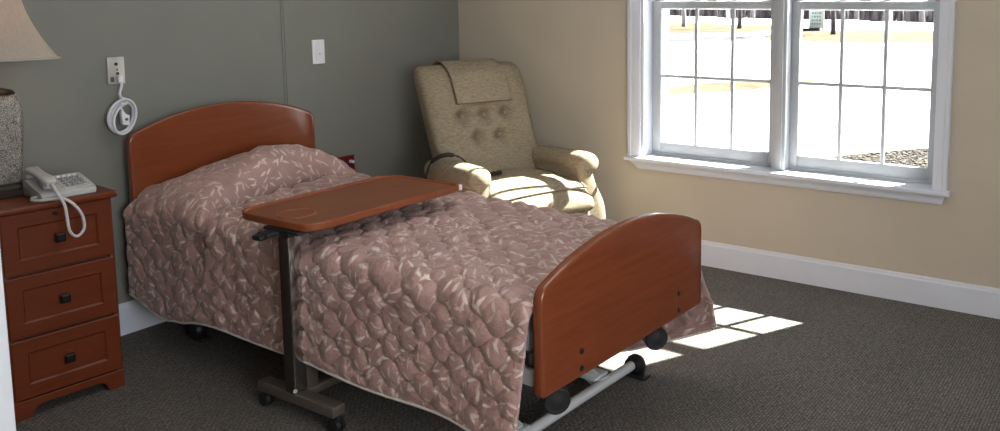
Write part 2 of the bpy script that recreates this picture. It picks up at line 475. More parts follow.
for (ya, yb, ga, gb) in ((-2.118, WY1 - .012, -2.076, -1.424), (WY0 + .012, -2.192, -2.887, -2.236)):
    sash(ya, yb, .582, 1.440, .098, ga, gb, .640, 1.400, 2)
    sash(ya, yb, 1.395, 2.256, .131, ga, gb, 1.446, 2.205, 2)
    lk = B(.084, .0985, (ya + yb) / 2 - .03, (ya + yb) / 2 + .03, 1.4405, 1.452, .003); wpart('sash_lock', lk)

# ------------------------------------------------------------------ bed
BX, BY, BTH = -1.6959, -.122, .0565
bed = empty('hospital_bed', (BX, BY, 0), -BTH, 'cherry wood hospital bed with arched head and foot boards, raised on white floor tubes', 'bed')
def board_outline(w, zb, zs, zt, rs=.045, rb=.012):
    top = [(w * math.cos(PI * k / 24), 0) for k in range(25)]
    pts = [(-w, zb), (w, zb)]
    N = 22
    for k in range(N + 1):
        u = w * (1 - 2 * k / N); pts.append((u, zs + (zt - zs) * (1 - (u / w) ** 2) ** 1.0))
    rad = [rb, rb, rs] + [0] * (N - 1) + [rs]
    return fillet_uneven(pts, rad)
def fillet_uneven(pts, rad):
    # shoulder rounding with a dense neighbour: drop arc samples lying inside the rounding
    w = pts[1][0]; keep, kr = [], []
    for p, r in zip(pts, rad):
        if r == 0 and abs(p[0]) > w - .075: continue
        keep.append(p); kr.append(r)
    return fillet(keep, kr, 6)
def board(name, out, y0, y1):
    b = obj(name, prism(bmesh.new(), out, XZ, y0, y1, .004), M['wood_x'], bed)
    ym, th = (y0 + y1) / 2, (y1 - y0) / 2 + .0012
    n = len(out); bm = bmesh.new(); rings = []
    for k in range(n):          # half-round edge moulding following the outline
        p = Vector(out[k]); t = (Vector(out[(k + 1) % n]) - Vector(out[k - 1])).normalized(); nr = Vector((t.y, -t.x))
        rings.append([(p.x + nr.x * d, ym + th * c, p.y + nr.y * d) for d, c in [(-.010, 1), (-.003, 1.0), (0, .97), (.003, .86), (.0042, .66), (.0044, .3), (.0044, -.3), (.0042, -.66), (.003, -.86), (0, -.97), (-.003, -1), (-.010, -1)]])
    V = [[bm.verts.new(q) for q in r] for r in rings]
    for a, c in zip(V, V[1:] + V[:1]):
        for k in range(len(a) - 1): bm.faces.new((a[k], a[k + 1], c[k + 1], c[k]))
    obj('edge_band', bm, M['band'], b, sharp=75)
    return b
hb = board('headboard', [(x + .004, z) for x, z in board_outline(.444, .30, .873, .971)], .0, .030)
fb = board('footboard', [(x + .010, z) for x, z in board_outline(.446, .348, .650, .750)], -2.252, -2.222)
for x, z in ((-.260, .419), (-.260, .366), (.300, .426), (.300, .366)):
    bm = bmesh.new(); cyl(bm, (x, -2.252, z + .004), (x, -2.257, z + .004), .0085, .007, 14)
    obj('screw_head', bm, M['black'], fb)
# deck frame under the spread
bm = bmesh.new()
for x in (-.40, .40): box(bm, x - .02, x + .02, -2.20, -.06, .36, .41, .004)
for y in (-.10, -.8, -1.5, -2.15): box(bm, -.40, .40, y - .02, y + .02, .362, .405, .004)
for x in (-.264, .300): box(bm, x - .025, x + .025, -2.222, -2.14, .33, .44, .003)
obj('frame', bm, M['bedmetal'], bed)
obj('mattress', B(-.445, .445, -2.195, -.02, .412, .555, .04, 4), M['mattress'], bed)
# lift legs: floor tubes across at head and foot, arms up to the deck
for y, xl, xr in ((-.225, -.30, .30), (-1.975, -.38, .425)):
    bm = bmesh.new(); cyl(bm, (xl, y, .052), (xr, y, .052), .0185, seg=20)
    t = obj('floor_tube', bm, M['bedmetal'], bed)
    for x in (xl, xr):
        s = 1 if x > 0 else -1
        bm = bmesh.new()
        rings = []
        for q, (hw, hh, zc) in enumerate([(.024, .024, .052), (.027, .027, .052), (.030, .040, .046), (.030, .042, .043), (.024, .036, .040)]):
            xx = x + s * (-.012 + q * .0135)
            rings.append([(xx, y + hw * 1.35 * math.cos(2 * PI * k / 16), max(.0, zc + hh * math.sin(2 * PI * k / 16))) for k in range(16)])
        loft(bm, rings)
        box(bm, min(x - s * .01, x + s * .04), max(x - s * .01, x + s * .04), y - .058, y + .058, 0, .016, .006)
        obj('foot_pad', bm, M['black'], bed)
    for x in (-.2, .235): obj('bracket', B(x - .022, x + .022, y - .004, y + .028, .06, .075, .002), M['bedmetal'], bed)
for x in (-.21, .22):
    for y0, y1 in ((-.24, -.95), (-1.955, -1.25)):
        a, b = Vector((x, y0, .062)), Vector((x, y1, .385)); d = (b - a).normalized(); nrm = Vector((0, -d.z, d.y)) * .022; sx = Vector((.012, 0, 0))
        bm = bmesh.new(); loft(bm, [[p + nrm + sx, p + nrm - sx, p - nrm - sx, p - nrm + sx] for p in (a, b)])
        obj('lift_arm', bm, M['bedmetal'], bed, smooth=False)
obj('bracket', B(.19, .275, -1.965, -1.885, .070, .082, .003), M['bedmetal'], bed)
# four stowed casters under the corners of the head and foot boards
def caster(x, y, z, ang, r=.041):
    c = bmesh.new()
    ax = Vector((math.sin(ang), math.cos(ang), 0))
    for s in (-1, 1):
        ctr = Vector((x, y, z)) + ax * s * .016
        prof = [(0, -.012), (.6 * r, -.012), (.86 * r, -.0115), (r, -.007), (r, .007), (.86 * r, .0115), (.6 * r, .010), (.3 * r, .013), (0, .013)]
        rings = []
        b1 = ax.orthogonal().normalized(); b2 = ax.cross(b1)
        for rad, h in prof:
            rad = max(rad, .0008)
            rings.append([ctr + ax * (h * s) + (b1 * math.cos(2 * PI * k / 24) + b2 * math.sin(2 * PI * k / 24)) * rad for k in range(24)])
        loft(c, rings)
    w = obj('caster', c, M['black'], bed)
    h = bmesh.new(); cyl(h, (x, y, z), (x, y + .012, .40), .010); box(h, x - .018, x + .018, y - .02, y + .026, z + r * .35, z + r + .012, .006)
    obj('caster_stem', h, M['black'], w)
for x in (-.325, .215): caster(x, -2.205, .292, R(40))
for x in (-.36, .36): caster(x, -.06, .302, R(40))
obj('frame_catch', B(-.452, -.436, -2.222, -2.19, .44, .475, .003), M['black'], bed)

# ---- bedspread: one quilted sheet over mattress and pillow, puffed in diamonds
bs = empty('bedspread', (BX, BY, .60), -BTH, 'mauve quilted bedspread with pale leaf print covering the bed and its pillow', 'bedspread')
HALF, SIDE, RAD = .449, .42, .055
TOPZ = .598
def hem_z(y, s):
    if s < 0:
        z = .198 - .05 * math.exp(-((y + .28) / .22) ** 2) + .006 * math.sin(y * 9) + .01 * math.exp(-((y + .0) / .08) ** 2)
        return z + .03 * max(0, (-2.0 - y) / .2)
    t = min(1., max(0., (-1.80 - y) / .42)); return .058 + .012 * math.sin(y * 5) + .165 * t ** 1.6
def crease_y(x):
    # front line of the pillow, running askew: further down the bed on the left
    t = (x + .46) / .92
    return -.60 + .36 * min(1, max(0, t)) ** .55 - .12 * max(0, (t - .8) / .2) ** 2
def pillow(x, y):
    yc = crease_y(x)
    if y < yc - .03: return 0, 0
    t = (y - yc) / (-yc + .03)
    a = max(0., (x + .50) / .54) ** .62 if x < .04 else max(0., 1 - ((x - .04) / .45) ** 2) ** .85
    a *= 1 if x > -.40 else max(0, 1 - (-.40 - x) / .12)
    t = max(0, t)
    prof = max(0, math.sin(PI * min(1, t ** (.52 + .4 * min(1, max(0, -x / .45))) * .93 + .0))) ** .7
    tuck = -.045 * min(1, max(.25, (x + .5) / .3)) * math.exp(-((y - yc) / .022) ** 2)
    return .176 * a * prof, tuck
def quilt_point(tarc, y):
    """tarc: arc length across the bed, 0 at the centre"""
    flat = HALF - RAD; arc = RAD * PI / 2
    a = abs(tarc); s = -1 if tarc < 0 else 1
    if a <= flat:
        x, z, nx, nz = tarc, TOPZ, 0, 1; drop = 0
    elif a <= flat + arc:
        th = (a - flat) / RAD
        x = s * (flat + RAD * math.sin(th)); z = TOPZ - RAD * (1 - math.cos(th)); nx, nz = s * math.sin(th), math.cos(th); drop = 0
    else:
        drop = a - flat - arc
        full = TOPZ - RAD - hem_z(y, s)
        k = drop / SIDE0
        flare = .003 * k + (.006 if s < 0 else .016) * k * k + .007 * k * math.sin(y * 7.5 + s)
        if y < -1.85: flare += .044 * k * ((-1.85 - y) / .35) ** 1.5
        if s > 0 and y < -1.85: flare += .014 * k * ((-1.85 - y) / .35)
        x = s * (HALF + flare); z = TOPZ - RAD - full * k; nx, nz = s, 0.08
    x += s * .015 * math.exp(-((y - .02) / .22) ** 2) * min(1, max(0, (a - flat) / .08))
    ph, tk = pillow(x, y)
    z += ph * (1 if drop == 0 else max(0, 1 - drop / .2)) * (1.0 if a < flat else .9) + tk * max(0, 1 - drop / .3)
    # the crease runs on down the left side as a fold
    if s < 0 and drop > 0:
        yc = -.60 - drop * .1 + drop * .35; x += .016 * math.exp(-((y - yc - .05) / .05) ** 2) * max(0, 1 - drop / .36) - .012 * math.exp(-((y - yc + .03) / .03) ** 2) * max(0, 1 - drop / .36)
    return Vector((x, y, z)), Vector((nx, 0, nz))
SIDE0 = .40
def quilt_puff(tarc, y, drop_frac):
    w = noise.noise(Vector((tarc * 3.2, y * 3.2, 1.7))); w2 = noise.noise(Vector((tarc * 3.2 + 9, y * 3.2, 7.7)))
    u = tarc / .106 + y / .150 + w * .25; v = tarc / .106 - y / .150 + w2 * .22
    v += .085 * math.sin(2 * PI * u); u += .05 * math.sin(2 * PI * v)
    su, sv = abs(math.sin(PI * u)), abs(math.sin(PI * v))
    h = su ** .38 * sv ** .62 - .34 * math.exp(-(sv / .11) ** 2) - .14 * math.exp(-(su / .10) ** 2)
    n1 = noise.noise(Vector((tarc * 26, y * 26, 3.))); n2 = noise.noise(Vector((tarc * 11, y * 11, 8.)))
    return h * (.0132 + .004 * n2) + .0030 * n1 + .003 * noise.noise(Vector((tarc * 34 + y * 10, y * 60, 5.))) + .006 * n2
bm = bmesh.new(); uvl = bm.loops.layers.uv.new('UVMap')
TA = HALF - RAD + RAD * PI / 2 + SIDE0
NX, NY = 290, 330; Y0, Y1 = .018, -2.214
grid = []
uvs = {}
prev = [None] * (NX + 1); run = [0.] * (NX + 1)
for j in range(NY + 1):
    y = Y0 + (Y1 - Y0) * j / NY; row = []
    for i in range(NX + 1):
        ta = -TA + 2 * TA * i / NX
        p, n = quilt_point(ta, y)
        if prev[i] is not None: run[i] += (p - prev[i]).length
        prev[i] = p.copy()
        ph, _ = pillow(p.x, y)
        loose = 1 - .55 * min(1, ph / .05)
        edge = min(1, (TA - abs(ta)) / .02, (Y0 - y) / .03 + .2, (y - Y1) / .03 + .2)
        q = p + n * (quilt_puff(ta, y, 0) * loose * max(0, edge) )
        if ph > .01: q.z += .007 * noise.noise(Vector((ta * 12, y * 12, 2.)))
        if y > -.0 and abs(p.x) < .462: q.y = min(q.y, -.008)
        if ta > 0 and y < -1.95: q.y -= .060 * max(0, min(1, (abs(ta) - HALF) / .3)) * ((-1.95 - y) / .26) ** 2
        v = bm.verts.new(q); uvs[v] = (ta, -run[i]); row.append(v)
    grid.append(row)
for j in range(NY):
    for i in range(NX):
        f = bm.faces.new((grid[j][i], grid[j][i + 1], grid[j + 1][i + 1], grid[j + 1][i]))
        for lp in f.loops: lp[uvl].uv = uvs[lp.vert]
hemL = [grid[j][0].co.copy() for j in range(NY + 1)]; hemR = [grid[j][NX].co.copy() for j in range(NY + 1)]
bmesh.ops.translate(bm, vec=(0, 0, -.60), verts=bm.verts)
q = obj('quilt', bm, M['quilt'], bs, sharp=180)
sol = q.modifiers.new('thick', 'SOLIDIFY'); sol.thickness = .008; sol.offset = -1
bm = bmesh.new()
for h in (hemL, hemR): tube(bm, [p + Vector((math.copysign(.005, p.x), 0, -.603)) for p in h[::4]], .006, 8)
tube(bm, [g.co + Vector((0, 0, 0)) if False else Vector(c) for c in [hemL[0] + Vector((0, 0, -.6)), hemL[0] + Vector((.0, .002, -.5))]], .004, 8)
obj('hem_piping', bm, M['piping'], bs)

# ------------------------------------------------------------------ nightstand
NS = (-2.428, -.502, 0)
ns = empty('nightstand', NS, -R(5), 'cherry wood nightstand with three drawers and square black knobs', 'nightstand')
NW, ND, NH = .352, .36, .727
bm = bmesh.new()
box(bm, -NW, -NW + .018, .002, ND, .0, NH, .002); box(bm, -.018, 0, .002, ND, .0, NH, .002)
box(bm, -NW + .018, -.018, ND - .012, ND, .06, NH); box(bm, -NW + .018, -.018, .02, ND - .012, .062, .078)
box(bm, -NW + .018, -.018, .02, ND - .012, NH - .016, NH)
for z in (.284, .507): box(bm, -NW + .018, -.018, .02, .06, z - .012, z + .004)
obj('body', bm, M['stand_edge'], ns)
# scalloped plinth with bracket feet
pl = [(-NW, 0), (-NW + .055, 0), (-NW + .058, .022), (-NW + .068, .036), (-NW + .085, .042), (-.085, .042), (-.068, .036), (-.058, .022), (-.055, 0), (0, 0), (0, .066), (-NW, .066)]
obj('plinth', prism(bmesh.new(), pl, XZ, -.004, .018, .0015, 1), M['stand_wood'], ns)
tp = fillet([(-NW - .016, -.022), (.016, -.022), (.016, ND + .005), (-NW - .016, ND + .005)], [.012, .012, .003, .003], 4)
obj('top', prism(bmesh.new(), tp, XY, NH, NH + .024, .007), M['stand_wood'], ns)
def drawer(z0, z1, lock):
    x0, x1 = -NW + .006, -.004
    bm = bmesh.new()
    m = .047; t = -.002
    # frame-and-panel front: raised frame, sunken bevelled field
    o = [(x0, z0), (x1, z0), (x1, z1), (x0, z1)]; i1 = [(x0 + m, z0 + m), (x1 - m, z0 + m), (x1 - m, z1 - m), (x0 + m, z1 - m)]
    i2 = [(x0 + m + .006, z0 + m + .006), (x1 - m - .006, z0 + m + .006), (x1 - m - .006, z1 - m - .006), (x0 + m + .006, z1 - m - .006)]
    rr = [[(x, .016, z) for x, z in o], [(x, t + .003, z) for x, z in o],
          [(x + (.003 if k in (0, 3) else -.003), t, z + (.003 if k < 2 else -.003)) for k, (x, z) in enumerate(o)],
          [(x, t, z) for x, z in i1], [(x, t + .006, z) for x, z in i2]]
    loft(bm, rr)
    d = obj('drawer', bm, M['stand_wood'], ns, sharp=20)
    xc, zc = (x0 + x1) / 2 - .002, (z0 + z1) / 2
    k = bmesh.new(); cyl(k, (xc, .006, zc), (xc, -.014, zc), .006)
    rings = [[(xc + sx * w, yy, zc + sz * w) for sx, sz in ((-1, -1), (1, -1), (1, 1), (-1, 1))] for w, yy in ((.011, -.012), (.0155, -.015), (.0155, -.020), (.010, -.024))]
    loft(k, rings)
    obj('knob', k, M['blackmetal'], d, smooth=False)
    if lock:
        k = bmesh.new(); cyl(k, (xc - .006, .002, z1 - .020), (xc - .006, -.007, z1 - .020), .0085, .0075, 18)
        cyl(k, (xc - .006, -.0065, z1 - .020), (xc - .006, -.0085, z1 - .020), .004, .004, 12)
        obj('lock', k, M['blackmetal'], d)
drawer(.512, .724, True); drawer(.289, .503, False); drawer(.070, .280, False)

# ------------------------------------------------------------------ table lamp
cN, sN = math.cos(R(5)), math.sin(R(5))
def nsw(x, y, z): return (NS[0] + x * cN + y * sN, NS[1] - x * sN + y * cN, z)
LT = NH + .024
lamp = empty('table_lamp', nsw(-.268, .25, LT), -R(5), 'table lamp with flared square linen shade and silver crackled jar base', 'lamp')
def sq_lathe(name, prof, mat, e, parent=lamp, caps=True, n=48):
    bm = bmesh.new(); loft(bm, [[(x, y, z) for x, y in sellipse(r, r, e, n)] for r, z in prof], caps)
    return obj(name, bm, mat, parent)
sq_lathe('plinth', [(.088, 0), (.091, .003), (.091, .022), (.086, .026), (.078, .028), (.076, .040), (.068, .046)], M['bronze'], 9)
sq_lathe('body', [(.062, .044), (.066, .05), (.068, .075), (.072, .13), (.077, .19), (.081, .25), (.083, .30), (.081, .328), (.074, .35), (.062, .365)], M['crackle'], 4.2)
sq_lathe('neck_cap', [(.065, .362), (.066, .368), (.058, .378), (.03, .385), (.018, .392), (.014, .41)], M['bronze'], 4)
sq_lathe('stem', [(.007, .40), (.007, .70), (.012, .704), (.012, .72), (.004, .735)], M['brass'], 2, n=16)
def shade_r(k): return .088 + .078 * (k ** 1.9) + .010 * k
Z0s, Z1s = .488, .755
bm = bmesh.new()
rings = []
for j in range(25):
    k = 1 - j / 24; rings.append([(x, y, Z0s + (Z1s - Z0s) * (1 - k)) for x, y in sellipse(shade_r(k), shade_r(k), 11, 64)])
loft(bm, rings, caps=False)
sh = obj('lamp_shade', bm, M['shade'], lamp)
s_ = sh.modifiers.new('t', 'SOLIDIFY'); s_.thickness = .002
for k, z in ((1, Z0s + .003), (0, Z1s - .003)):
    bm = bmesh.new(); tube(bm, [(x, y, z) for x, y in sellipse(shade_r(k) + .001, shade_r(k) + .001, 11, 64)], .0045, 8, closed=True)
    obj('trim_band', bm, M['shadetrim'], sh)
bm = bmesh.new(); bmesh.ops.create_uvsphere(bm, u_segments=20, v_segments=14, radius=.03); bmesh.ops.translate(bm, vec=(0.045, 0, .62), verts=bm.verts)
obj('bulb', bm, M['bulb'], lamp)

# ------------------------------------------------------------------ telephone
ph = empty('desk_telephone', nsw(-.132, .085, LT), -R(5) + R(2), 'grey corded desk telephone on the nightstand, cord looping over the front', 'telephone')
PW, PD = .095, .075     # half sizes of the body
bm = bmesh.new()
side = [(-.085, 0), (.085, 0), (.085, .062), (.06, .066), (-.07, .030), (-.085, .022)]      # (y, z): wedge rising to the back
prism(bm, fillet(side, [.004, .004, .012, .012, .012, .008], 4), YZ, -.098, .098, .007)
obj('body', bm, M['phone'], ph)
def slope_z(y): return .030 + (y + .07) / .13 * .036
keyo = None
bm = bmesh.new()
prism(bm, fillet([(-.012, -.066), (.088, -.066), (.088, .055), (-.012, .055)], .006, 3), lambda u, v, t: (u, v, slope_z(v) + t), -.003, .0035, .0015)
obj('face_plate', bm, M['phone'], ph)
for r_ in range(5):
    for c_ in range(4):
        x, y = .008 + c_ * .020, -.052 + r_ * .0215
        bm = box(bmesh.new(), x - .0068, x + .0068, y - .006, y + .006, slope_z(y) + .002, slope_z(y) + .0095, .0018)
        obj('key', bm, M['phonekey'] if r_ < 4 else M['whiteplastic'], ph)
# handset lies along the left side on its cradle
ph.scale = (.9, .9, .9)
hs = bmesh.new()
pth = [(-.066, -.098, .064), (-.066, -.086, .070), (-.066, -.062, .076), (-.066, -.03, .084), (-.066, .01, .092), (-.066, .05, .098), (-.066, .075, .098), (-.066, .092, .094)]
wid = [.016, .024, .027, .023, .021, .023, .027, .020]; hei = [.010, .017, .018, .012, .011, .013, .018, .012]
rings = [[(p[0] + x, p[1] - .35 * z, p[2] + z) for x, z in sellipse(w, h, 3, 24)] for p, w, h in zip(pth, wid, hei)]
loft(hs, rings)
for y, z in ((-.072, .046), (.072, .070)): cyl(hs, (-.066, y, z), (-.066, y + .003, z + .03), .021, .023, 20)
hd = obj('handset', hs, M['phone'], ph)
bm = bmesh.new(); cyl(bm, (-.066, -.094, .064), (-.066, -.106, .062), .0065, .0055, 12); obj('cord_plug', bm, M['phone'], hd)
# coiled cord: handset -> down over the front edge -> back up -> body's left side
lo = lambda x, y, z: Vector((x, y, z))
cpts = smooth_path([(-.066, -.104, .062), (-.064, -.120, .048), (-.060, -.150, .018), (-.055, -.172, -.012), (-.052, -.176, -.06), (-.046, -.176, -.115), (-.022, -.176, -.140), (.004, -.176, -.115), (.000, -.177, -.06), (-.026, -.174, -.012),
                     (-.050, -.150, .012), (-.078, -.128, .012), (-.108, -.108, .010), (-.124, -.075, .009), (-.118, -.05, .010), (-.099, -.04, .012)], 7)
bm = bmesh.new(); tube(bm, cpts, .0058, 10)
obj('handset_cord', bm, M['phonecord'], ph)

# ------------------------------------------------------------------ things on the green wall
def plate(name, x, z, w, h, mat, label, cat, y=0.):
    o = empty(name, (x, y, z), 0, label, cat)
    bm = bmesh.new(); prism(bm, fillet([(-w / 2, -h / 2), (w / 2, -h / 2), (w / 2, h / 2), (-w / 2, h / 2)], .004, 3), XZ, -.007, 0, .003)
    obj('cover_plate', bm, mat, o); return o
op = plate('wall_jack', -2.123, 1.149, .070, .116, M['steel'], 'steel jack plate on the green wall with the call cord plugged in', 'wall plate')
for (x, z, r, m) in ((0, .028, .007, 'black'), (.004, .004, .0035, 'red'), (.004, -.012, .006, 'black')):
    bm = bmesh.new(); cyl(bm, (x, -.006, z), (x, -.0095, z), r, seg=16); obj('socket', bm, M[m], op)
obj('label_patch', B(-.026, -.012, -.0085, -.006, -.047, -.026, .0005), M['grey'], op)
for z in (.05, -.05):
    bm = bmesh.new(); cyl(bm, (0, -.006, z), (0, -.0085, z), .0035, seg=12); obj('screw', bm, M['steel'], op)
sw = plate('wall_blank_plate', -1.089, 1.174, .078, .128, M['whiteplastic'], 'white wall plate on the green wall above and right of the headboard', 'wall plate')
obj('insert', B(-.019, .019, -.010, -.006, -.048, .048, .0015), M['whiteplastic'], sw)
bm = bmesh.new(); cyl(bm, (.004, -.0095, -.012), (.004, -.011, -.012), .0035, seg=12); obj('socket', bm, M['grey'], sw)
rd = plate('red_outlet_plate', -.937, .535, .116, .106, M['red'], 'dark red outlet plate on the green wall, low behind the pillow', 'outlet')
for x in (-.026, .026): obj('receptacle', B(x - .017, x + .017, -.010, -.006, -.034, .034, .003), M['red'], rd)
bm = bmesh.new(); cyl(bm, (.026, -.009, .02), (.026, -.035, .02), .0095, .008, 16); obj('plug', bm, M['whiteplastic'], rd)
# nurse-call cord coiled below the jack plate
cc = empty('call_cord', (-2.128, -.010, .953), 0, 'white coiled call cord hanging from the steel jack plate', 'cord')
loop = []
NL = 4
for k in range(NL * 28):
    t = 2 * PI * k / 28; lay = k / (NL * 28)
    a, b = .050 + .004 * math.sin(lay * 11), .066 + .004 * math.cos(lay * 8)
    x, z = a * math.sin(t), b * math.cos(t)
    loop.append((x * .98 + z * .22 + .007 * math.sin(lay * 7), -.008 - .045 * lay - .003 * math.sin(t * 2 + 1), z - x * .1 + .006 * math.cos(lay * 9)))
down = smooth_path([(.006, -.022, .165), (.007, -.026, .135), (-.001, -.020, .100), (.010, -.012, .078)], 5)
bm = bmesh.new(); tube(bm, down + [Vector(p) for p in loop[1:]], .0062, 9)
cpart = obj('cable', bm, M['cord'], cc)
obj('plug', B(-.004, .016, -.030, -.009, .148, .178, .004), M['whiteplastic'], cc)
bm = bmesh.new(); prism(bm, fillet([(-.012, -.03), (.016, -.036), (.020, .008), (.006, .012), (-.006, .03), (-.014, .022)], .004, 3), XZ, -.052, -.030, .003)
obj('push_button', bm, M['whiteplastic'], cc)
bm = bmesh.new(); cyl(bm, (.004, -.051, -.008), (.004, -.055, -.008), .006, seg=16); obj('button', bm, M['grey'], cc)
bm = bmesh.new(); tube(bm, smooth_path([(-.003, -.040, .026), (-.01, -.040, .05), (.006, -.036, .072)], 5), .005, 8); obj('strain_relief', bm, M['cord'], cc)

# ------------------------------------------------------------------ overbed table
ot = empty('overbed_table', (-2.249, -1.272, 0), 0, 'overbed table with cherry top on a dark steel post, reaching across the bed', 'overbed table')
TX0, TX1, TY0, TY1, TZ = -.016, .720, -.122, .286, .70
out = fillet([(TX0, TY0), (TX1, TY0), (TX1, TY1), (TX0, TY1)], [.07, .022, .075, .075], 8)
inn = fillet([(TX0 + .012, TY0 + .012), (TX1 - .012, TY0 + .012), (TX1 - .012, TY1 - .012), (TX0 + .012, TY1 - .012)], [.062, .016, .066, .066], 8)
# edge band ring (raised lip) and sunken laminate field
bm = bmesh.new()
cen = Vector(((TX0 + TX1) / 2, (TY0 + TY1) / 2))
prof = [(0., -.005), (0., .0), (.004, .0025), (.010, .0), (.012, -.005)]
def ring(d, z):
    f = d / .012
    return [(o[0] * (1 - f) + i[0] * f, o[1] * (1 - f) + i[1] * f, TZ + z) for o, i in zip(out, inn)]
rings = [ring(.012, -.021), ring(.004, -.023), ring(0, -.019)] + [ring(d, z + .002) for d, z in prof]
loft(bm, rings, caps=False)
V = list(bm.verts); n = len(out)
top = obj('tabletop', prism(bmesh.new(), inn, XY, TZ - .021, TZ - .003), M['table_wood'], ot)
obj('edge_band', bm, M['wood_edge'], top)
# moulded cup ring
bm = bmesh.new(); tube(bm, [(.086 + .064 * math.cos(2 * PI * k / 48), .075 + .064 * math.sin(2 * PI * k / 48), TZ - .003) for k in range(48)], .0035, 8, closed=True)
obj('cup_ring', bm, M['wood_edge'], top)
bm = bmesh.new(); box(bm, TX1 - .012, TX1 + .004, TY0 - .003, TY0 + .014, TZ - .020, TZ + .003, .004)
obj('corner_cap', bm, M['whiteplastic'], top)
# underside support, height lever
bm = bmesh.new(); box(bm, -.028, .62, -.03, .03, TZ - .048, TZ - .0235, .004); box(bm, -.03, .12, -.08, .10, TZ - .034, TZ - .0232, .003)
obj('support_arm', bm, M['black'], ot)
bm = bmesh.new(); box(bm, -.075, .02, .015, .075, TZ - .046, TZ - .030, .006); box(bm, -.098, -.066, .022, .070, TZ - .052, TZ - .034, .008)
obj('lever', bm, M['black'], ot)
bm = bmesh.new(); box(bm, -.024, .024, -.024, .024, .10, TZ - .045, .003)
post = obj('post', bm, M['chrome'], ot)
bm = bmesh.new(); box(bm, -.0275, -.0245, -.0245, .0245, .10, TZ - .05, .001)
obj('post_sleeve', bm, M['sleeve'], ot)
bm = bmesh.new(); box(bm, .030, .075, -.020, .020, .07, .40, .003); obj('lift_column', bm, M['post'], ot)
bm = bmesh.new()
box(bm, -.026, .026, -.215, .185, .062, .098, .003)
box(bm, .026, .66, -.024, .024, .066, .096, .003)
box(bm, .66, .705, -.215, .185, .062, .098, .003)
obj('base', bm, M['post'], ot)
bm = bmesh.new(); cyl(bm, (-.0285, -.031, .115), (-.034, -.034, .115), .007, .006, 14); obj('bolt', bm, M['bedmetal'], ot)
for x, y in ((0, -.200), (0, .170), (.682, -.200), (.682, .170)):
    w = bmesh.new()
    for s in (-1, 1): cyl(w, (x + s * .0035, y, .0262), (x + s * .017, y, .0262), .026, .0235, 24)
    box(w, x - .0125, x + .0125, y - .020, y + .020, .034, .0625, .006); cyl(w, (x, y, .05), (x, y, .066), .007)
    obj('caster', w, M['black'], ot)

# ------------------------------------------------------------------ recliner
CTH = R(21)
ch = empty('recliner_chair', (-.588, -.842, 0), -CTH, 'oatmeal fabric recliner with button tufted back in the corner under sunlight', 'armchair')
def backline(z):   # front face y of the back at height z
    return .115 + (z - .5) * .45
# back cushion: superellipse sections, tufted front
TU = [(-.135, .805), (0., .805), (.135, .805), (-.068, .690), (.068, .690)]
bm = bmesh.new(); rings = []
NJ, NI = 60, 110
for j in range(NJ + 1):
    t = j / NJ; z = .40 + .685 * t
    e = max(0., (t - .80) / .20)
    w = (.302 + .026 * t) * (1 - .06 * e ** 3) ; th = .095 * math.sqrt(max(.02, 1 - e ** 2.6))
    if t > .97: w *= 1 - (t - .97) * 1.2
    yc = backline(z) + .095
    ring_ = []
    for x, y in sellipse(w, th, 4.2, NI):
        yy = yc + y
        if y < 0:
            d = 0
            for tx, tz in TU: d += .052 * math.exp(-((x - tx) ** 2 + (z - tz) ** 2) / (2 * .026 ** 2))
            d += .010 * math.exp(-((z - .805) / .018) ** 2) + .008 * math.exp(-((z - .69) / .018) ** 2) - .012 * math.exp(-((z - .60) / .05) ** 2)
            d += sum(.010 * math.exp(-((x - tx) / .012) ** 2) * math.exp(-((z - tz) / .05) ** 2) for tx, tz in TU)
            bulge = .022 * math.cos(x / .32 * PI / 2) * (.6 + .4 * math.sin((t * 2.6) * PI))
            yy += d - bulge
        zz = z - .006 * abs(x / .3) ** 2 * (t > .85)
        ring_.append((x, yy, zz))
    rings.append(ring_)
loft(bm, rings)
bk = obj('backrest', bm, M['fabric'], ch, sharp=180)
for tx, tz in TU:
    b = bmesh.new(); bmesh.ops.create_uvsphere(b, u_segments=14, v_segments=8, radius=.012)
    bmesh.ops.scale(b, vec=(1, .55, 1), verts=b.verts); bmesh.ops.translate(b, vec=(tx, backline(tz) + .022, tz), verts=b.verts)
    obj('tuft_button', b, M['button'], bk)
bk.location.x = .028
# headrest cover folded over the top
bm = bmesh.new(); rows = []
HX = .172
prof = [(.880, -.026), (.895, -.029), (.93, -.030), (.98, -.029), (1.02, -.022), (1.05, -.003), (1.078, .03), (1.094, .075), (1.096, .13), (1.07, .18), (1.0, .205)]
sp = smooth_path([(0, backline(min(z, 1.09)) + d if z <= 1.08 and d < .06 else backline(1.08) + d, z) for z, d in prof], 4)
for p in sp:
    rows.append([(HX * (2 * i / 24 - 1), p.y - .006 * math.cos((2 * i / 24 - 1) * PI / 2) + .002 * math.sin(i * 1.3 + p.z * 40), p.z + .0) for i in range(25)])
V = [[bm.verts.new(q) for q in r] for r in rows]
for A, Bq in zip(V, V[1:]):
    for i in range(24): bm.faces.new((A[i], A[i + 1], Bq[i + 1], Bq[i]))
hr = obj('headrest_cover', bm, M['fabric'], ch, loc=(.028, 0, 0), sharp=180)
m_ = hr.modifiers.new('t', 'SOLIDIFY'); m_.thickness = .004; m_.offset = 1
bm = bmesh.new()
edge = [Vector(r[0]) for r in rows[::-1]] + [Vector(q) for q in rows[0]]
tube(bm, [e + Vector((0, -.004, 0)) for e in edge], .0032, 6); obj('headrest_seam', bm, M['fabricseam'], hr)
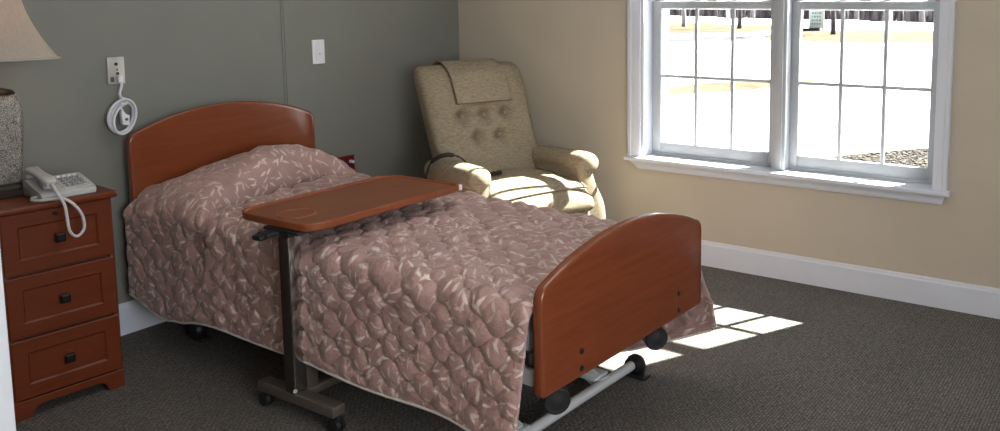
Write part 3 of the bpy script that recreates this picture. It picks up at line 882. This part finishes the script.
# seat cushion: crowned T-cushion rolling down at the front
bm = bmesh.new(); rings = []
for j in range(33):
    t = j / 32; y = .16 - .60 * t
    e = max(0, (t - .72) / .28)
    topz = .500 + .018 * math.sin(PI * min(1, t * 1.0)) - .075 * e ** 2.4
    botz = .36
    hw = .268 + (.012 if t > .70 else 0) * min(1, (t - .70) / .06)
    zc, hh = (topz + botz) / 2, (topz - botz) / 2
    ring_ = []
    for x, z in sellipse(hw, hh, 5, 48):
        zz = zc + z + (.016 * (1 - (x / hw) ** 2) if z > 0 else 0)
        ring_.append((x, y + .012 * (1 - (x / hw) ** 2) * -e, zz))
    rings.append(ring_)
loft(bm, rings)
seat = obj('seat', bm, M['fabric'], ch, sharp=180)
bm = bmesh.new()
pp = []
for k in range(17):
    x = -.262 + .524 * k / 16; pp.append((x, -.395 - .012 * (1 - (x / .27) ** 2), .476 + .016 * (1 - (x / .27) ** 2)))
tube(bm, smooth_path(pp, 2), .0045, 8)
for s in (-1, 1): tube(bm, smooth_path([(s * .262, -.395, .476), (s * .268, -.33, .492), (s * .262, -.2, .508), (s * .258, .05, .508)], 5), .004, 8)
obj('seat_piping', bm, M['button'], seat)
# footrest panel at the front
bm = bmesh.new(); rings = []
for j in range(15):
    t = j / 14; z = .10 + .30 * t
    hw = .272; yc = -.372 - .035 * math.sin(PI * (t * .8 + .1))
    rings.append([(x, yc + y, z) for x, y in sellipse(hw, .045 * math.sin(PI * (.12 + .76 * t)) + .01, 4, 40)])
loft(bm, rings); obj('footrest', bm, M['fabric'], ch, sharp=180)
# arms: padded roll on a flared side, with front panel
for s in (-1, 1):
    bm = bmesh.new(); rings = []
    for j in range(29):
        t = j / 28; y = -.345 + .55 * t
        f = max(0, 1 - t / .15); g = max(0, (t - .9) / .1)
        k = math.sqrt(max(.02, 1 - f ** 2.4)) * math.sqrt(max(.05, 1 - g ** 2.5))
        zc = .585 + .006 * math.sin(PI * t) - .035 * t; ax, az = .064 * (.80 + .2 * k), .058 * (.72 + .28 * k)
        rings.append([(s * (.322 - .006 * t) + x, y, zc + z) for x, z in sellipse(ax, az, 2.4, 32)])
    loft(bm, rings)
    a = obj('armrest', bm, M['fabric'], ch, sharp=180)
    # side panel under the roll: narrow below the roll, flaring out toward the floor
    bm = bmesh.new(); rings = []
    for j in range(21):
        t = j / 20; z = .06 + .53 * t
        xo = .340 + .105 * (1 / (1 + math.exp((t - .70) * 11)))
        xi = .260
        xc, hw = (xo + xi) / 2, (xo - xi) / 2
        yf = -.335 - .012 * math.sin(PI * t); yb = .20
        rings.append([(s * xc + x, (yf + yb) / 2 + y, z) for x, y in sellipse(hw, (yb - yf) / 2, 9, 56)])
    loft(bm, rings); obj('arm_side', bm, M['fabric'], ch, sharp=180)
bm = bmesh.new(); box(bm, -.30, .30, -.34, .34, .05, .40, .02); obj('base', bm, M['fabric'], ch)
for x in (-.3, .3):
    for y in (-.30, .18):
        bm = bmesh.new(); cyl(bm, (x, y, 0), (x, y, .062), .022, .028, 16); obj('foot', bm, M['black'], ch)

# hand control on the seat, its cord over the left arm
CO = (-.588, -.842)
def cw(x, y, z): return (CO[0] + x * math.cos(CTH) + y * math.sin(CTH), CO[1] - x * math.sin(CTH) + y * math.cos(CTH), z)
rc = empty('hand_control', cw(-.135, -.085, .538), -CTH + R(4), 'black hand control with two yellow buttons lying on the recliner seat', 'remote control')
bm = bmesh.new(); prism(bm, fillet([(-.068, -.022), (.068, -.018), (.068, .018), (-.068, .022)], .012, 4), XY, .0, .021, .006)
obj('shell', bm, M['black'], rc)
for x in (.005, .032): obj('button', B(x - .008, x + .008, -.008, .008, .0205, .0245, .002), M['yellow'], rc)
bm = bmesh.new()
tube(bm, smooth_path([(-.066, 0, .012), (-.09, .03, .035), (-.115, .055, .085), (-.15, .072, .113), (-.19, .088, .122), (-.225, .115, .110), (-.246, .175, .070), (-.258, .20, .0), (-.268, .21, -.10), (-.270, .215, -.24)], 6), .0045, 8)
obj('cord', bm, M['black'], rc)
bm = bmesh.new()
tube(bm, smooth_path([(-.165, .078, .118), (-.195, .092, .123), (-.228, .118, .110), (-.243, .165, .080)], 5), .0115, 10); obj('cord_sleeve', bm, M['black'], rc)

# ------------------------------------------------------------------ unseen ceiling panels added as fill light
FILL_XY = ((-1.9, -1.7), (-3.6, -4.7))
for i, (x, y) in enumerate(FILL_XY):
    f = empty('ceiling_fill_panel', (x, y, CH), 0, 'square unseen fill panel added at the ceiling, ' + ('nearer the bed' if i == 0 else 'farther from the bed'), 'added fill light')
    bm = bmesh.new()
    for a in ((-.62, -.60, -.62, .62), (.60, .62, -.62, .62), (-.60, .60, -.62, -.60), (-.60, .60, .60, .62)): box(bm, *a, -.06, -.0, .004)
    obj('frame', bm, M['trim'], f)
    obj('diffuser', B(-.60, .60, -.60, .60, -.035, -.025), M['diffuser'], f)

# ------------------------------------------------------------------ outdoors
GZ = -.30
struct('ground_snow', B(.30, 260, -140, 180, GZ - .4, GZ), M['snow'], label='snow covered ground outside the window')
def patch(name, pts, mat, h, label, bev=.0, wob=.0):
    bm = bmesh.new(); out = []
    P = smooth_path([(x, y, 0) for x, y in pts], 8, True)
    for i, p in enumerate(P):
        a = noise.noise(Vector((p.x * .35, p.y * .35, 4.))) * wob; out.append((p.x + a, p.y + a * .6))
    prism(bm, out, XY, GZ - .05, GZ + h)
    return struct(name, bm, mat, label=label)
patch('ground_lawn_verge', [(29.5, 8.3), (32, 2.5), (37, -3), (46, 2), (44, 9), (40, 12.3), (33, 11)], M['lawn'], .02, 'dry grass strip showing through the snow beyond the drive', wob=1.5)
patch('ground_lawn_bank', [(35, 18.6), (37, 15.3), (41, 13.6), (47, 16), (56, 21), (52, 25), (42, 23), (38, 21)], M['lawn'], .02, 'dry grass bank seen through the left panes', wob=1.5)
patch('ground_road', [(26.0, 14.5), (29.5, 10.8), (36, 13.0), (38, 15.5), (36, 18), (31, 17)], M['road'], .012, 'wet grey drive through the snow')
patch('ground_lawn_edge', [(9.3, 4.1), (10.6, 2.9), (12.5, 2.0), (13.6, 1.9), (12.9, 2.9), (11.2, 4.0)], M['lawn'], .008, 'bare grass edge in the snow near the window', wob=.4)
patch('ground_mulch_bed', [(4.7, -.9), (5.05, -1.0), (5.6, -1.4), (6.2, -1.9), (6.6, -2.8), (5.2, -3.4), (4.0, -3.0), (4.2, -1.6)], M['mulch'], .02, 'stone mulch bed just outside the right window')
bm = bmesh.new()
for k in range(1500):
    x = random.uniform(4.5, 6.2); y = random.uniform(-2.6, -1.0)
    if y > -1.0 - (x - 5.0) * .72 - .03: continue
    r = random.uniform(.010, .026)
    rr = bmesh.ops.create_icosphere(bm, subdivisions=1, radius=r)
    for v in rr['verts']: v.co *= random.uniform(.75, 1.2); v.co.z *= .6
    bmesh.ops.translate(bm, vec=(x, y, GZ + .02 + r * .3), verts=rr['verts'])
tag(obj('mulch_stones', bm, M['stone']), 'pale stones scattered in the mulch bed outside the window', 'stones', kind='stuff')
# snow banks in front of the woods
bm = bmesh.new(); rows = []
for i in range(61):
    s = i / 60; x0 = 44 + 26 * abs(s - .35); y0 = -14 + 56 * s; r = []
    for j in range(13):
        t = j / 12; h = math.sin(PI * t) * (.35 + .3 * noise.noise(Vector((s * 14, t * 2, 0)))) + .06 * noise.noise(Vector((s * 40, t * 9, 2)))
        r.append(bm.verts.new((x0 + 9 * t + 2.5 * noise.noise(Vector((s * 9, 0, 5))), y0, GZ - .03 + max(0, h))))
    rows.append(r)
for A, Bq in zip(rows, rows[1:]):
    for k in range(12): bm.faces.new((A[k], A[k + 1], Bq[k + 1], Bq[k]))
struct('ground_snow_bank', bm, M['snow'], label='low ridge of ploughed snow before the woods', smooth=True)
# wooded slope
bm = bmesh.new(); rows = []
for i in range(41):
    s = i / 40; r = []
    for j in range(9):
        t = j / 8; r.append(bm.verts.new((73 + 70 * t + 5 * math.sin(s * 11), -60 + 170 * s, GZ - .1 + 4.5 * t ** .8 + .8 * t * noise.noise(Vector((s * 9, t * 3, 0))))))
    rows.append(r)
for A, Bq in zip(rows, rows[1:]):
    for k in range(8): bm.faces.new((A[k], A[k + 1], Bq[k + 1], Bq[k]))
struct('ground_wooded_hill', bm, M['hill'], label='brown wooded hillside far outside')
# bare brush along the edge of the woods (uncountable)
bm = bmesh.new()
for k in range(3200):
    s = random.random(); x = random.uniform(62, 80) + 12 * abs(s - .35); y = -16 + 64 * s
    h = random.uniform(1.2, 4.2); a = random.uniform(-.5, .5); b = random.uniform(-.5, .5); w = random.uniform(.10, .30)
    p = Vector((x, y, GZ)); tp_ = p + Vector((a, b, h)); c = Vector((math.cos(k), math.sin(k), 0)) * w
    v = [bm.verts.new(q) for q in (p + c, p - c, p + Vector((-c.y, c.x, 0)), tp_)]
    for t3 in ((0, 2, 3), (2, 1, 3), (1, 0, 3)): bm.faces.new([v[i] for i in t3])
tag(obj('bare_brush', bm, M['brush'], smooth=False), 'tangle of bare brown brush at the edge of the snow', 'brush', kind='stuff')
def tree(x, y, h, r, lean, mat, label, seed):
    rnd = random.Random(seed)
    t = empty('bare_tree', (x, y, GZ), rnd.uniform(0, 6), label, 'tree', 'bare trees outside the window')
    bm = bmesh.new(); lx = lean * h
    tr = smooth_path([(0, 0, -.05), (lx * .2, .05, h * .25), (lx * .55, -.05, h * .6), (lx, .05, h)], 6)
    n = len(tr); tube(bm, tr, r, 9, rs=[r * (1.25 if i == 0 else 1) * (1 - .8 * i / n) for i in range(n)])
    obj('trunk', bm, mat, t)
    bm = bmesh.new()
    for k in range(9):
        z = rnd.uniform(.22, .9); p = tr[min(n - 1, int(z * n))]; an = rnd.uniform(0, 2 * PI); L = h * rnd.uniform(.18, .4) * (1.1 - z * .5)
        d = Vector((math.cos(an), math.sin(an), rnd.uniform(.5, 1.1)))
        pts = smooth_path([p, p + d * L * .5 + Vector((0, 0, -.04 * L)), p + d * L + Vector((0, 0, .15 * L))], 3)
        tube(bm, pts, .05, 6, rs=[r * .4 * (1 - .85 * i / len(pts)) for i in range(len(pts))])
        for q in range(3):
            b0 = pts[2 + q % 3]; e = b0 + Vector((rnd.uniform(-1, 1), rnd.uniform(-1, 1), rnd.uniform(.3, 1))) * L * .4
            tube(bm, [b0, (b0 + e) / 2 + Vector((0, 0, .03)), e], .03, 5, rs=[r * .18, r * .12, r * .04])
    obj('branches', bm, mat, t)
for a in ((44.0, 20.9, 7.5, .17, .12, M['birch'], 'leaning pale bare tree seen through the left sash'),
          (42.5, 16.4, 8.0, .15, 0., M['bark'], 'dark straight bare tree right of the pale leaning one'),
          (37.0, 8.95, 7.0, .14, .02, M['bark'], 'dark bare tree standing just right of the white sign'),
          (58.0, 22.0, 9.0, .22, .03, M['bark'], 'thick bare tree behind the grass bank, left sash'),
          (60.0, 25.0, 9.5, .18, -.03, M['birch'], 'pale bare tree far left among the brush'),
          (57.0, 13.4, 8.5, .20, .02, M['bark'], 'dark bare tree behind the snow bank, middle of the right sash'),
          (61.0, 12.0, 9.0, .18, -.02, M['birch'], 'pale bare tree behind the snow bank, middle of the right sash'),
          (59.0, 9.2, 9.0, .24, .01, M['bark'], 'thick dark bare tree at the right side of the right sash')):
    tree(*a, seed=int(a[0] * 10))
# roadside sign
sg = empty('roadside_sign', (41.6, 11.35, GZ), R(15), 'white roadside sign with green lettering outside the right window', 'sign')
obj('panel', B(-.06, .06, -.42, .42, .15, 2.3, .02), M['signwhite'], sg)
for y in (-.36, .36):
    obj('post', B(-.045, .045, y - .045, y + .045, -.2, .3, .01), M['signwhite'], sg)
bm = bmesh.new()
for r_ in range(9):
    z = .36 + r_ * .2; y = -.30 + .08 * random.random()
    while y < .26:
        w = random.uniform(.05, .12); box(bm, -.068, -.058, y, y + w, z, z + .10); y += w + .05
obj('lettering', bm, M['signgreen'], sg, smooth=False)
obj('planter', B(-.30, .32, -.2, 1.05, -.02, .16, .04), M['bark'], sg)

# ------------------------------------------------------------------ light
w = bpy.data.worlds.new('World'); scene.world = w; w.use_nodes = True
nt = w.node_tree; nt.nodes.clear()
sky = nt.nodes.new('ShaderNodeTexSky'); sky.sky_type = 'HOSEK_WILKIE'; sky.turbidity = 2.6; sky.ground_albedo = .7
SD = Vector((.835, -.45, 1.)).normalized()      # towards the sun
sky.sun_direction = SD
bg = nt.nodes.new('ShaderNodeBackground'); wo = nt.nodes.new('ShaderNodeOutputWorld')
nt.links.new(sky.outputs[0], bg.inputs[0]); bg.inputs[1].default_value = 2.4
nt.links.new(bg.outputs[0], wo.inputs[0])
def light(name, kind, loc, energy, color, rot=None, **k):
    d = bpy.data.lights.new(name, kind); d.energy = energy; d.color = color
    for a, v in k.items(): setattr(d, a, v)
    o = bpy.data.objects.new(name, d); COL.objects.link(o); o.location = loc
    if rot is not None: o.rotation_euler = rot
    return o
s = light('sun', 'SUN', (6, -3, 8), 48., (1, .955, .87), angle=R(.53)); s.rotation_euler = (-SD).to_track_quat('-Z', 'Y').to_euler()
for (x, y), e in zip(FILL_XY, (5, 8)):
    light('ceiling_fill', 'AREA', (x, y, CH - .045), e, (1, .985, .97), shape='SQUARE', size=1.15)  # soft fill added under the unseen ceiling panels
light('fill_window_light', 'AREA', ((FX0 + FX1) / 2, RY0 - .16, (FZ0 + FZ1) / 2), 84, (.95, .97, 1), rot=(PI / 2, 0, 0), shape='RECTANGLE', size=FX1 - FX0 - .1, size_y=FZ1 - FZ0 - .1)  # fill lamp behind the added window, brightens bed and walls from the front
lp = nsw(-.268 + .045, .25, LT + .62)
light('lamp_bulb', 'POINT', lp, 3.5, (1, .66, .36), shadow_soft_size=.032)

# ------------------------------------------------------------------ camera
vx, vy, hor, H, sft = 1129.94, -764.41, -.207, 1.448, 94.846
cxp = 628.; f2 = -(vx - cxp) * (vy - cxp); fpx = math.sqrt(f2 - sft * sft); cyp = hor + sft
pit = math.atan(sft / fpx); al = math.atan((vx - cxp) / math.sqrt(f2))
cam = bpy.data.cameras.new('Camera'); co = bpy.data.objects.new('Camera', cam); COL.objects.link(co)
cam.sensor_fit = 'HORIZONTAL'; cam.sensor_width = 36.; cam.lens = fpx / 1000 * 36
cam.shift_x = (500 - cxp) / 1000; cam.shift_y = (cyp - 215.5) / 1000
cam.clip_start = .02; cam.clip_end = 600
co.location = (-4.0179, -3.6776, H)
co.rotation_euler = (PI / 2 - pit, 0, al - PI / 2)
scene.camera = co
scene.view_settings.view_transform = 'Standard'; scene.view_settings.look = 'None'
scene.view_settings.exposure = .2; scene.view_settings.gamma = 1; scene.view_settings.use_curve_mapping = False
scene.cycles.use_denoising = True
scene.cycles.max_bounces = 10; scene.cycles.diffuse_bounces = 6
scene.cycles.sample_clamp_indirect = 8
